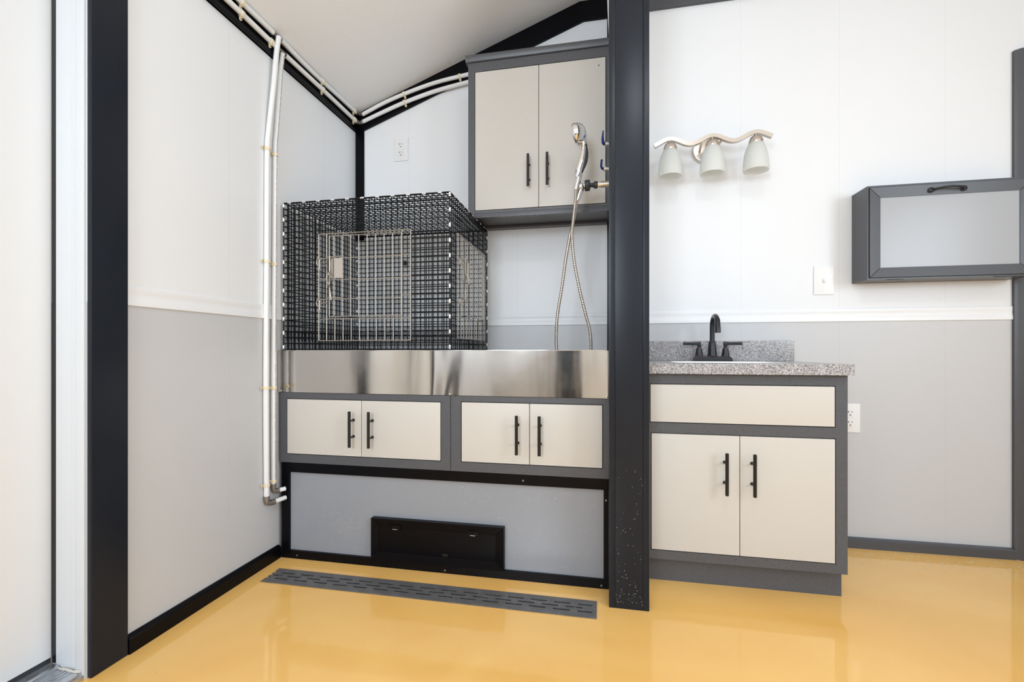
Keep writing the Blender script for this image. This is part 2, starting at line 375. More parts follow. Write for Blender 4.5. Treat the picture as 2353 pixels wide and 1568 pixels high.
# baseboards
b = MB(); b.poly([(XL, 1.105, 0), (XL + 0.017, 1.105, 0), (XL + 0.017, 1.105, 0.044), (XL + 0.010, 1.105, 0.052), (XL, 1.105, 0.054)], (0, 1.755 - 1.105, 0))
struct(b.build('baseboard_left', M_black), 'black baseboard of the left wall')
b = MB(); b.poly([(PX1, YBR, 0), (PX1, YBR - 0.025, 0), (PX1, YBR - 0.025, 0.037), (PX1, YBR - 0.020, 0.042), (PX1, YBR, 0.044)], (1.748 - PX1, 0, 0))
struct(b.build('baseboard_right', M_gray2), 'dark grey baseboard of the vanity wall')

# ------------------------------------------------------------------ left door
DX = -1.500
d = MB(); d.box(DX - 0.045, DX - 0.004, DY0 + 0.012, DY1 - 0.003, 0.045, 2.05, 0.003)
door = struct(d.build('door_1', M_door), 'white flush door in the left wall')
b = MB(); b.box(-1.4872, -1.416, DY1 - 0.0035, DY1 + 0.001, 0, 2.06, 0.001); b.box(-1.416, -1.386, DY1 - 0.0065, DY1 + 0.001, 0, 2.06, 0.002)
b.box(-1.428, -1.416, DY1 - 0.005, DY1 - 0.003, 0.03, 2.06)
b.box(-1.545, -1.386, DY0 - 0.001, DY0 + 0.010, 0, 2.06, 0.002); b.box(-1.545, -1.386, DY0, DY1, 2.055, 2.08)
b.build('door_frame', M_jamb, door)
MB().box(-1.5035, -1.4875, DY1 - 0.002, DY1 + 0.001, 0.03, 2.055, 0.0005).build('weather_strip', M_handle, door)
MB().box(-1.520, -1.506, DY0 + 0.013, DY1 - 0.004, 0.031, 0.0445).build('door_sweep', M_dark, door)
b = MB(); b.box(-1.545, -1.500, DY0 + 0.01, DY1 - 0.004, 0.0, 0.031); b.box(-1.545, -1.393, DY0 + 0.01, DY1 - 0.007, 0, 0.020, 0.003); b.box(-1.498, -1.47, DY0 + 0.01, DY1 - 0.007, 0.020, 0.030, 0.002)
for k in range(4): b.box(-1.46 + k*0.012, -1.455 + k*0.012, DY0 + 0.01, DY1 - 0.007, 0.020, 0.0225)
b.box(-1.404, -1.386, DY0 + 0.01, DY1 - 0.007, 0, 0.014, 0.002)
b.build('threshold', M_alu, door)
pts = [(-1.498 + 0.105*i/14, DY1 - 0.008 - 0.003*random.random(), 0.022 + 0.002*random.random()) for i in range(15)]
MB().tube(pts, 0.003, 6, True, [0.002 + 0.003*random.random() for _ in pts]).build('caulk', M_caulk, door)

# right door casing with a bevelled edge and the door beside it
b = MB()
b.poly([(1.748, YBR, 0), (1.748, YBR - 0.012, 0), (1.766, YBR - 0.026, 0), (1.85, YBR - 0.026, 0), (1.85, YBR, 0)], (0, 0, 2.196))
b.box(1.8502, 2.6198, YBR - 0.026, YBR, 2.10, 2.196); b.box(2.62, 2.70, YBR - 0.026, YBR, 0, 2.196)
d2 = struct(MB().box(1.853, 2.617, YBR - 0.014, YBR, 0.01, 2.10, 0.002).build('door_2', M_gray2), 'dark grey door right of the vanity wall')
b.build('door_frame', M_gray2, d2)
MB().cyl((1.92, YBR - 0.014, 1.0), (1.92, YBR - 0.06, 1.0), 0.010).lathe(sphere_pts(0.026), (1.92, YBR - 0.07, 1.0)).build('door_knob', M_bnickel, d2)

# ------------------------------------------------------------------ floor drain
dg = thing('drain_grate', 'long grey slotted drain grate set in the yellow floor before the tub', 'drain', ((DX0+DX1)/2, (DYA+DYB)/2, 0))
b = MB(); L_, pitch = 0.058, 0.0845
rows = [(1.585, 0.036), (1.6065, -0.006), (1.628, 0.036)]
holes = []
for ry, off in rows:
    x = DX0 + off
    while x + 0.02 < DX1 - 0.012:
        holes.append((max(x, DX0), min(x + L_, DX1 - 0.015), ry - 0.005, ry + 0.005)); x += pitch
    if off > 0: holes.append((DX0, DX0 + 0.014, ry - 0.005, ry + 0.005))
b.frame(DX0, DX1, DYA, DYB, holes, 0.0005, 0.004)
b.move(Matrix(((1,0,0,0),(0,0,1,0),(0,1,0,0),(0,0,0,1))))
b.build('grate', M_drain, dg, smooth=False)
b = MB()
x0, x1, y0, y1 = DX0 + 0.006, DX1 - 0.006, DYA + 0.006, DYB - 0.006
b.quad((x0, y0, -0.03), (x1, y0, -0.03), (x1, y1, -0.03), (x0, y1, -0.03))
for p, q in (((x0, y0), (x1, y0)), ((x1, y0), (x1, y1)), ((x1, y1), (x0, y1)), ((x0, y1), (x0, y0))): b.quad((*p, 0), (*q, 0), (*q, -0.03), (*p, -0.03))
b.build('channel', M_slot, dg, smooth=False)
for x in (DX0 + 0.045, -0.71, DX1 - 0.075):
    MB().lathe([(0.005, 0.0035), (0.005, 0.0052), (0.0025, 0.0056), (0, 0.005)], (x, 1.6065 - 0.004, 0), n=12).build('screw', M_screw, dg)

# ------------------------------------------------------------------ bar handle
def bar_handle(parent, x, z0, z1, yface, stand=0.034, r=0.0062, name='handle'):
    b = MB(); y = yface - stand
    b.tube([(x, y, z0), (x, y, z0+0.0012), (x, y, z1-0.0012), (x, y, z1)], r, 16, True, [r-0.001, r, r, r-0.001])
    for z in (z0 + 0.04, z1 - 0.04): b.cyl((x, y, z), (x, yface + 0.0005, z), 0.0042, 12); b.cyl((x, yface - 0.003, z), (x, yface + 0.0005, z), 0.0062, 12)
    return b.build(name, M_handle, parent)

# ------------------------------------------------------------------ tub base: black frame + grey panel + hatch
YF = 1.755
tb = thing('tub_base', 'low black framed base with grey panel under the tub cabinets', 'base', (-0.68, 2.0, 0))
b = MB(); b.frame(XL + 0.019, 0.050, 0.0, 0.414, [(-1.33, 0.008, 0.034, 0.374)], YF, YF + 0.03)
b.build('frame', M_black, tb, smooth=False)
MB().box(-1.332, 0.010, YF + 0.012, YF + 0.018, 0.032, 0.376).build('panel', M_panel, tb)
for x, z in ((0.017, 0.335), (0.0, 0.012), (-1.345, 0.30), (-1.29, 0.015), (-0.62, 0.012), (-0.30, 0.392)):
    MB().lathe([(0.004, 0), (0.004, 0.0015), (0, 0.0022)], (x, YF, z), (0, -1, 0), 10).build('screw', M_screw, tb)
hb = thing('access_hatch', 'black rectangular metal hatch with two hinges low under the tub, above the drain grate', 'hatch', (-0.65, YF, 0.03))
x0, x1, z0, z1, yb_, yf = -0.938, -0.375, 0.036, 0.206, YF + 0.0115, YF - 0.012
b = MB()
i = 0.034
def mitre(b, x0, x1, z0, z1, i, y0, y1, dy=0.0):
    """picture frame of four mitred bars; front face y0, inner edge sunk by dy, back y1"""
    O = [(x0, z0), (x1, z0), (x1, z1), (x0, z1)]; I = [(x0+i, z0+i), (x1-i, z0+i), (x1-i, z1-i), (x0+i, z1-i)]
    for k in range(4):
        a, c, c2, a2 = O[k], O[(k+1) % 4], I[(k+1) % 4], I[k]
        cx = (a[0]+c[0]+c2[0]+a2[0])/4; cz = (a[1]+c[1]+c2[1]+a2[1])/4
        sh = lambda p: (p[0] + (cx-p[0])*0.0025, p[1] + (cz-p[1])*0.012)
        a, c, c2, a2 = map(sh, (a, c, c2, a2))
        F = [(a[0], y0, a[1]), (c[0], y0, c[1]), (c2[0], y0+dy, c2[1]), (a2[0], y0+dy, a2[1])]
        B = [(p[0], y1, p[2]) for p in F]
        v = [b.b.verts.new(p) for p in F + B]
        for q in ((0,1,2,3), (7,6,5,4), (0,4,5,1), (1,5,6,2), (2,6,7,3), (3,7,4,0)): b.b.faces.new([v[j] for j in q])
    return b
mitre(b, x0, x1, z0, z1, i, yf, yb_, 0.004); b.build('frame', M_black, hb)
MB().box(x0 + i - 0.001, x1 - i + 0.001, yf + 0.006, yb_, z0 + i - 0.001, z1 - i + 0.001).build('door', M_black, hb)
for x in (-0.83, -0.50):
    MB().box(x - 0.024, x + 0.024, yf - 0.0015, yf + 0.004, z1 - i - 0.004, z1 - i + 0.012, 0.001).cyl((x - 0.020, yf + 0.000, z1 - i - 0.004), (x + 0.020, yf + 0.000, z1 - i - 0.004), 0.0028, 8).build('hinge', M_black, hb)
    MB().cyl((x - 0.010, yf - 0.0028, z1 - i - 0.005), (x + 0.010, yf - 0.0028, z1 - i - 0.005), 0.0009, 6).build('hinge_pin', M_clip, hb)
MB().box(-0.628, -0.606, yf - 0.0005, yf + 0.008, z0 + 0.036, z0 + 0.047, 0.002).build('latch', M_handle, hb)

# ------------------------------------------------------------------ cabinets under the tub
def framed_cabinet(name, label, x0, x1, y0, y1, z0, z1, doors, handles, fm, hz, drawer=None, group=None):
    t = thing(name, label, 'cabinet', ((x0+x1)/2, (y0+y1)/2, z0), group)
    hx0, hx1 = min(d[0] for d in doors), max(d[1] for d in doors); hz0, hz1 = doors[0][2], doors[0][3]
    gp = 0.003; holes = [(hx0-gp, hx1+gp, hz0-gp, hz1+gp)]
    if drawer: holes.append((drawer[0]-gp, drawer[1]+gp, drawer[2]-gp, drawer[3]+gp))
    MB().frame(x0, x1, z0, z1, holes, y0, y0 + 0.02).box(x0 + 0.001, x0 + 0.016, y0 + 0.0215, y1, z0 + 0.001, z1 - 0.001).box(x1 - 0.016, x1 - 0.001, y0 + 0.0215, y1, z0 + 0.001, z1 - 0.001).box(x0 + 0.016, x1 - 0.016, y1 - 0.006, y1, z0 + 0.001, z1 - 0.001).box(x0 + 0.016, x1 - 0.016, y0 + 0.0215, y1 - 0.006, z0 + 0.001, z0 + 0.016).build('body', fm, t)
    b = MB()
    for h in holes: b.box(h[0] + 0.0005, h[1] - 0.0005, y0 + 0.0185, y0 + 0.021, h[2] + 0.0005, h[3] - 0.0005)
    b.build('gap_shade', M_slot, t)  # dark sheets behind the doors paint the shade in the gaps
    for (a, c, e, f2), hx in zip(doors, handles):
        d = MB().box(a, c, y0 - 0.0005, y0 + 0.017, e, f2, 0.0012).build('door', M_cream, t)
        bar_handle(d, hx, hz[0], hz[1], y0 - 0.0005)
    if drawer: MB().box(drawer[0], drawer[1], y0 - 0.0005, y0 + 0.017, drawer[2], drawer[3], 0.0012).build('drawer', M_cream, t)
    return t
framed_cabinet('base_cabinet', 'left grey cabinet with two cream doors under the steel tub', XL + 0.012, -0.5965, YF - 0.002, 2.38, 0.416, 0.7185,
    [(-1.336, -0.9875, 0.455, 0.690), (-0.985, -0.639, 0.455, 0.690)], (-1.022, -0.936), M_gray, (0.499, 0.648), group='cabinets under the tub')
framed_cabinet('base_cabinet', 'right grey cabinet with two cream doors under the steel tub, beside the black post', -0.5945, 0.052, YF - 0.002, 2.38, 0.416, 0.7185,
    [(-0.549, -0.2755, 0.456, 0.693), (-0.273, 0.003, 0.456, 0.693)], (-0.320, -0.232), M_gray, (0.499, 0.650), group='cabinets under the tub')

# ------------------------------------------------------------------ stainless tub
tub = thing('washing_tub', 'long stainless steel dog washing tub across the bay', 'tub', (-0.68, 2.07, 0.72))
x0, x1, y1, z0, z1 = XL + 0.004, PX0 - 0.006, YBL - 0.008, 0.720, 0.9005
# front apron, gently wavy sheet with a rolled top edge
b = MB(); NX, NZ = 150, 14
def wav(x, z):
    c = -0.60
    dent = 0.0026 * math.exp(-((x-c-0.02*(z-0.8)/0.09)/0.035)**2) * (1 - (z-z0)/(z1-z0)*0.6) - 0.0022 * math.exp(-((x-c+0.075)/0.03)**2)
    return dent + 0.0008*sin(x*9+1) + 0.0005*sin(x*23) - 0.004*math.exp(-((x - 0.03)/0.06)**2)*0.6
grid = [[b.b.verts.new((x0 + (x1-x0)*i/NX, YF - 0.0045 + wav(x0 + (x1-x0)*i/NX, z0 + (z1-z0)*j/NZ)*0.9, z0 + (z1-z0)*j/NZ)) for j in range(NZ+1)] for i in range(NX+1)]
for i in range(NX):
    for j in range(NZ): b.b.faces.new((grid[i][j], grid[i+1][j], grid[i+1][j+1], grid[i][j+1]))
b.build('apron', M_steel, tub)
b = MB()
b.box(x0, x1, YF - 0.006, YF + 0.004, z1 - 0.001, z1 + 0.0015, 0.001)
b.box(x0, x1, YF + 0.001, YF + 0.004, z0 + 0.003, z1 - 0.001)
b.box(x0, x1, YF + 0.004, y1, z0 + 0.001, z0 + 0.004); b.box(x0, x1, y1 - 0.002, y1, z0 + 0.004, 0.80)
b.box(x0, x0 + 0.002, YF + 0.004, y1, z0 + 0.004, z1); b.box(x1 - 0.002, x1, YF + 0.004, y1, z0 + 0.004, z1)
b.build('basin', M_steel, tub)
for x, z in ((x0 + 0.018, z0 + 0.006), (0.021, z0 + 0.006), (-0.597, z0 + 0.005)):
    MB().lathe([(0.0042, 0), (0.004, 0.0018), (0.002, 0.0028), (0, 0.003)], (x, YF - 0.0075, z), (0, -1, 0), 12).build('screw', M_bnickel, tub)

# ------------------------------------------------------------------ wire cage
cg = thing('wire_cage', 'black vinyl coated wire dog cage standing in the steel tub', 'cage', (-0.99, 2.07, 0.725))
CX0, CX1, CY0, CY1, CZ0, CZ1 = -1.366, -0.604, 1.768, 2.380, 0.727, 1.545
P = 0.0254; RW = 0.0023
def wires(b, fn, ulen, vlen, hole=None, r=RW, ut=None):
    """grid of round wires in a plane; fn(u,v,off)->point; hole (u0,u1,v0,v1) is left open"""
    nu = round(ulen/P); nv = round(vlen/P)
    def seg(a, c):
        b.tube([a, c], r, 5, True)
    for i in range(nu+1):
        u = ulen*i/nu
        if hole and hole[0] + 0.004 < u < hole[1] - 0.004:
            if hole[2] > 0.01: seg(fn(u, 0, 0), fn(u, hole[2], 0))
            seg(fn(u, hole[3], 0), fn(u, vlen, 0))
        else: seg(fn(u, 0, 0), fn(u, vlen, 0))
    for j in range(nv+1):
        v = vlen*j/nv
        if hole and hole[2] + 0.004 < v < hole[3] - 0.004:
            seg(fn(0, v, 1), fn(hole[0], v, 1)); seg(fn(hole[1], v, 1), fn(ulen, v, 1))
        else: seg(fn(0, v, 1), fn(ulen, v, 1))
o2 = 0.0028
ux, uy, uz = CX1-CX0, CY1-CY0, CZ1-CZ0
FD = (-1.193, -0.772, 0.943, 1.400)     # front door frame
SD = (1.862, 2.325, 0.953, 1.400)     # side door frame (y, z)
b = MB(); wires(b, lambda u, v, o: (CX0+u, CY0+o*o2, CZ0+v), ux, uz, (FD[0]-CX0, FD[1]-CX0, FD[2]-CZ0, FD[3]-CZ0)); b.build('front_panel', M_wire, cg)
b = MB(); wires(b, lambda u, v, o: (CX0+u, CY1-o*o2, CZ0+v), ux, uz); b.build('back_panel', M_wire, cg)
b = MB(); wires(b, lambda u, v, o: (CX0+o*o2, CY0+u, CZ0+v), uy, uz); b.build('side_panel', M_wire, cg)
b = MB(); wires(b, lambda u, v, o: (CX1-o*o2, CY0+u, CZ0+v), uy, uz, (SD[0]-CY0, SD[1]-CY0, SD[2]-CZ0, SD[3]-CZ0)); b.build('side_panel', M_wire, cg)
b = MB(); wires(b, lambda u, v, o: (CX0+u, CY0+v, CZ1-o*o2), ux, uy); b.build('top_panel', M_wire, cg)
b = MB(); 
for k in range(int(ux/0.0127)): b.tube([(CX0+0.006+k*0.0127, CY1-0.006, 0.944), (CX0+0.006+k*0.0127, CY1-0.006, 0.989)], 0.0011, 5)
for k in range(int(uy/0.0254)): b.tube([(CX0+0.006, CY0+0.012+k*0.0254, 0.944), (CX0+0.006, CY0+0.012+k*0.0254, 0.989)], 0.0011, 5)
b.tube([(CX0+0.006, CY1-0.007, 0.984), (CX1-0.006, CY1-0.007, 0.984)], 0.0028, 6); b.tube([(CX0+0.006, CY0+0.005, 0.984), (CX0+0.006, CY1-0.007, 0.984)], 0.0028, 6)
for k in range(1, 14): b.tube([(CX0+0.004+k*0.0545, CY0+0.004, 0.985), (CX0+0.004+k*0.0545, CY1-0.006, 0.985)], 0.0012, 5)
b.build('floor_grid', M_wire, cg)
b = MB()
for a, c in (((CX0,CY0,CZ0),(CX0,CY0,CZ1)), ((CX1,CY0,CZ0),(CX1,CY0,CZ1)), ((CX0,CY1,CZ0),(CX0,CY1,CZ1)), ((CX1,CY1,CZ0),(CX1,CY1,CZ1)),
             ((CX0,CY0,CZ1),(CX1,CY0,CZ1)), ((CX0,CY1,CZ1),(CX1,CY1,CZ1)), ((CX0,CY0,CZ1),(CX0,CY1,CZ1)), ((CX1,CY0,CZ1),(CX1,CY1,CZ1)),
             ((CX0,CY0,CZ0),(CX1,CY0,CZ0)), ((CX0,CY1,CZ0),(CX1,CY1,CZ0)), ((CX0,CY0,CZ0),(CX0,CY1,CZ0)), ((CX1,CY0,CZ0),(CX1,CY1,CZ0))):
    b.tube([a, c], 0.0026, 6)
b.build('edge_frame', M_wire, cg)
# zinc clips that join the panels along the edges
def clip(c, axis):
    b = MB(); h = 0.0085; r = 0.0042
    d = Vector((0,0,0)); d[axis] = 1; c = Vector(c)
    b.tube([c - d*h, c - d*(h-0.001), c + d*(h-0.001), c + d*h], r, 8, True, [r*0.85, r, r, r*0.85])
    o = b.build('clip', M_clip, cg)
k = 0
for i in range(11): clip((CX1, CY0, 0.915 + i*0.062), 2)
for i in range(11): clip((CX0, CY0, 0.915 + i*0.062), 2)
for i in range(11): clip((CX0 + 0.03 + i*0.069, CY0, CZ1), 0)
for i in range(8): clip((CX1, CY0 + 0.06 + i*0.069, CZ1), 1)
for i in range(9): clip((CX1, CY1, 0.93 + i*0.072), 2)
for i in range(8): clip((CX0, CY1, 0.98 + i*0.072), 2)
# doors of nickel wire, built in (u, z), placed on the front and on the side
def cage_door(fn, U0, U1, V0, V1, tags):
    d = MB(); W_ = U1 - U0; H_ = V1 - V0; r = 0.0020
    T = lambda *pts, r=r: d.tube([fn(*p) for p in pts], r, 7)
    T((U0, V0, 0), (U1, V0, 0)); T((U0, V1, 0), (U1, V1, 0), r=0.0023); T((U0, V0, 0), (U0, V1, 0), r=0.0023); T((U1, V0, 0), (U1, V1, 0), r=0.0023)
    zs = V0 + 0.092; T((U0, zs, 0), (U1, zs, 0))
    n = 11
    for i in range(1, n):
        u = U0 + W_*i/n; T((u, V0, 0.001), (u, zs, 0.001))
        if i in (1, n-1): T((u, zs, 0.001), (u, V1, 0.001))
    T((U0, V0 + H_*0.58, 0), (U0 + W_*0.10, V0 + H_*0.58, 0))
    for q in (0.78, 0.585, 0.41): T((U1 - W_*0.10, V0 + H_*q, 0), (U1, V0 + H_*q, 0))
    fr = d.build('door_frame', M_nickel, cg)
    d = MB(); a, e, g0, g1 = U0 + W_*0.125, U1 - W_*0.092, V0 + 0.103, V1 - 0.012; k = 0.005
    T = lambda *pts, r=r: d.tube([fn(*p) for p in pts], r, 7)
    T((e, g1, k), (a, g1, k)); T((a, g1, k), (a, g0, k)); T((a, g0, k), (e, g0, k)); T((e, g0, k), (e, g1, k))
    for i in range(2, n-1): u = U0 + W_*i/n; T((u, g0, k+0.002), (u, g1, k+0.002))
    for q in (0.765, 0.565, 0.385): v = V0 + H_*q; T((a - 0.03, v, k+0.003), (e, v, k+0.003))
    for q in (0.765, 0.385):   # loops of the two latches
        v = V0 + H_*q; c0 = U0 + 0.004
        pts = [(U0 + 0.055, v, k+0.006), (U0 + 0.012, v, k+0.006)] + [(U0 + 0.008 - 0.012*sin(t_*pi/8), v - 0.016 + 0.016*cos(t_*pi/8), k+0.006) for t_ in range(9)] + [(U0 + 0.05, v - 0.032, k+0.006)]
        T(*pts); T((U0 + 0.012, v - 0.016, k+0.004), (U0 + 0.045, v - 0.016, k+0.004)); T((U0 + 0.012, v - 0.004, k+0.008), (U0 + 0.012, v - 0.045, k+0.008))
        T((a, v + 0.006, k+0.007), (a + 0.065, v + 0.006, k+0.007))
    dd = d.build('door', M_nickel, cg)
    d = MB()   # bent latch rod
    v1, v0 = V0 + H_*0.785, V0 + H_*0.375; ub = a + 0.008
    T = lambda *pts, r=0.0025: d.tube([fn(*p) for p in pts], r, 8)
    rod = catmull([(ub, v1, 0.014), (ub, v1-0.06, 0.014), (ub-0.002, v1-0.075, 0.020), (ub-0.002, v1-0.088, 0.030), (ub-0.002, v1-0.105, 0.030), (ub, v1-0.122, 0.022), (ub, v1-0.135, 0.014), (ub+0.008, v0, 0.014)], 5)
    T(*[tuple(p) for p in rod]); T((ub, v1-0.135, 0.012), (ub, v0, 0.012), r=0.0018)
    d.build('latch', M_nickel, dd)
    d = MB(); v = V0 + H_*0.745; u = a + 0.027
    pts = [fn(u, v+0.008, k+0.006), fn(u+0.042, v+0.008, k+0.006), fn(u+0.042, v-0.076, k+0.006), fn(u, v-0.076, k+0.006)]
    off = Vector(fn(u, v, k+0.0072)) - Vector(fn(u, v, k+0.006))
    d.poly(pts, off); d.poly([fn(u-0.022, v+0.006, k+0.002), fn(u-0.002, v+0.006, k+0.010), fn(u-0.002, v-0.076, k+0.010), fn(u-0.022, v-0.076, k+0.002)], off); d.build('name_plate', M_bnickel, dd)
cage_door(lambda u, v, w: (u, CY0 - 0.003 - w, v), *FD[:2], *FD[2:], None)
cage_door(lambda u, v, w: (CX1 + 0.003 + w, u, v), *SD[:2], *SD[2:], None)
MB().lathe([(0, 0), (0.011, 0), (0.011, 0.004), (0, 0.005)], (-1.075, CY1 + 0.004, 1.395), (0, -1, 0), 16)
b = MB().lathe([(0, 0), (0.013, 0), (0.013, 0.005), (0, 0.006)], (-0.80*2.375/1.77, CY1 - 0.002, 1.388), (0, -1, 0), 16)
b.build('bumper', M_slot, cg)

# ------------------------------------------------------------------ upper cabinet
uc = framed_cabinet('wall_cabinet', 'tall grey wall cabinet with two cream doors above the tub', -0.631, 0.042, 2.12, 2.385, 1.560, 2.285,
    [(-0.596, -0.2895, 1.574, 2.238), (-0.287, 0.018, 1.574, 2.238)], (-0.334, -0.245), M_gray, (1.662, 1.812))
b = MB(); b.box(-0.631, 0.042, 2.12, 2.14, 1.538, 1.5598, 0.002); b.box(-0.631, -0.613, 2.14, 2.385, 1.538, 1.5598)
b.box(-0.600, 0.026, 2.355, 2.3995, 1.548, 1.5598)
b.build('bottom_rail', M_gray, uc)
b = MB(); b.poly([(-0.642, 2.119, 2.2855), (-0.642, 2.112, 2.287), (-0.642, 2.106, 2.298), (-0.642, 2.106, 2.316), (-0.642, 2.119, 2.320), (-0.642, 2.385, 2.320), (-0.642, 2.385, 2.2855)], (0.685, 0, 0))
b.build('crown_moulding', M_gray2, uc)
MB().lathe([(0.004, 0), (0.003, 0.0015), (0, 0.002)], (-0.012, 2.1193, 2.203), (0, -1, 0), 10).build('screw', M_fit, uc)

# ------------------------------------------------------------------ vanity
VX0, VX1, VY = 0.166, 0.8635, 1.83
va = framed_cabinet('vanity_cabinet', 'grey vanity cabinet with cream drawer front and two cream doors, right of the post', VX0, VX1, VY, 2.330, 0.098, 0.811,
    [(0.190, 0.5045, 0.135, 0.581), (0.507, 0.823, 0.135, 0.581)], (0.454*1.795/1.8, 0.5475), M_gray, (0.366, 0.522), drawer=(0.186, 0.822, 0.626, 0.770))
MB().box(VX0, 0.862, VY + 0.04, 2.325, 0, 0.0975).build('toe_kick', M_gray, va)
ct = thing('countertop', 'speckled grey granite countertop with backsplash on the vanity', 'countertop', (0.52, 2.07, 0.812))
hx0, hx1, hy0, hy1 = 0.30, 0.73, 1.93, 2.20
b = MB().frame(VX0 - 0.003, 0.872, 1.799, YBR - 0.001, [(hx0, hx1, hy0, hy1)], 0.8125, 0.851)
b.move(Matrix(((1,0,0,0),(0,0,1,0),(0,1,0,0),(0,0,0,1)))); b.build('slab', M_granite, ct, smooth=False)
MB().box(VX0 - 0.003, 0.882, YBR - 0.022, YBR - 0.001, 0.8515, 0.947, 0.002).build('backsplash', M_granite, ct)
b = MB(); n = 24; rings = []
for k, (s_, z) in enumerate(((1.0, 0.851), (0.95, 0.835), (0.85, 0.78), (0.6, 0.73), (0.1, 0.72))):
    rings.append([b.b.verts.new(((hx0+hx1)/2 + (hx1-hx0)/2*s_*(abs(cos(a))**0.35*(1 if cos(a) >= 0 else -1)), (hy0+hy1)/2 + (hy1-hy0)/2*s_*(abs(sin(a))**0.35*(1 if sin(a) >= 0 else -1)), z)) for a in [2*pi*q/n + pi/4 for q in range(n)]])
for p_, q_ in zip(rings, rings[1:]):
    for k in range(n): b.b.faces.new((p_[k], p_[(k+1) % n], q_[(k+1) % n], q_[k]))
b.b.faces.new(rings[-1]); b.build('basin', M_plate, ct)

# faucet
fx, fy_, fz = 0.508, 2.272, 0.8515
fa = thing('faucet', 'dark bronze two handle faucet on the granite countertop', 'faucet', (fx, fy_, fz))
b = MB(); b.poly([(fx - 0.089, fy_ - 0.026, fz), (fx + 0.089, fy_ - 0.026, fz), (fx + 0.078, fy_ - 0.020, fz + 0.022), (fx - 0.078, fy_ - 0.020, fz + 0.022)], (0, 0.050, 0))
bmesh.ops.bevel(b.b, geom=list(b.b.edges), offset=0.004, segments=2, affect='EDGES'); b.build('base_plate', M_orb, fa)
MB().lathe([(0.022, 0.021), (0.020, 0.030), (0.0175, 0.060), (0.0155, 0.088), (0.0148, 0.0905), (0.0115, 0.092), (0.0112, 0.098)], (fx, fy_, fz)).build('spout_base', M_orb, fa)
for z, r in ((0.0235, 0.0222), (0.089, 0.0152)): MB().lathe([(r-0.001, z-0.001), (r+0.0006, z), (r-0.001, z+0.001)], (fx, fy_, fz)).build('copper_line', M_copper, fa)
pts = [(fx, fy_, fz + 0.09), (fx, fy_, fz + 0.16)] + [(fx, fy_ - 0.052 + 0.052*cos(a), fz + 0.160 + 0.046*sin(a)) for a in [pi*k/12 for k in range(1, 11)]] + [(fx, fy_ - 0.104, fz + 0.145), (fx, fy_ - 0.105, fz + 0.128)]
MB().tube(pts, 0.0108, 18, True, [0.0108]*(len(pts)-3) + [0.0118, 0.0122, 0.0124]).build('spout', M_orb, fa)
for s_ in (-1, 1):
    hx = fx + s_*0.058
    h = MB().lathe([(0.0185, 0.021), (0.0175, 0.026), (0.0135, 0.050), (0.0125, 0.058), (0.0085, 0.060), (0.0075, 0.068), (0.009, 0.072), (0.009, 0.086), (0.0075, 0.089), (0, 0.089)], (hx, fy_, fz))
    h = h.build('handle', M_orb, fa)
    b = MB(); xa, xb = sorted((hx - s_*0.008, hx + s_*0.072))
    b.box(xa, xb, fy_ - 0.007, fy_ + 0.007, fz + 0.074, fz + 0.0885, 0.003); b.build('lever', M_orb, h)
    MB().lathe([(0.0178, 0.0235), (0.0192, 0.0245), (0.0178, 0.0255)], (hx, fy_, fz)).build('copper_line', M_copper, h); MB().lathe([(0.0123, 0.0575), (0.0132, 0.0585), (0.0123, 0.0595)], (hx, fy_, fz)).build('copper_line', M_copper, h)

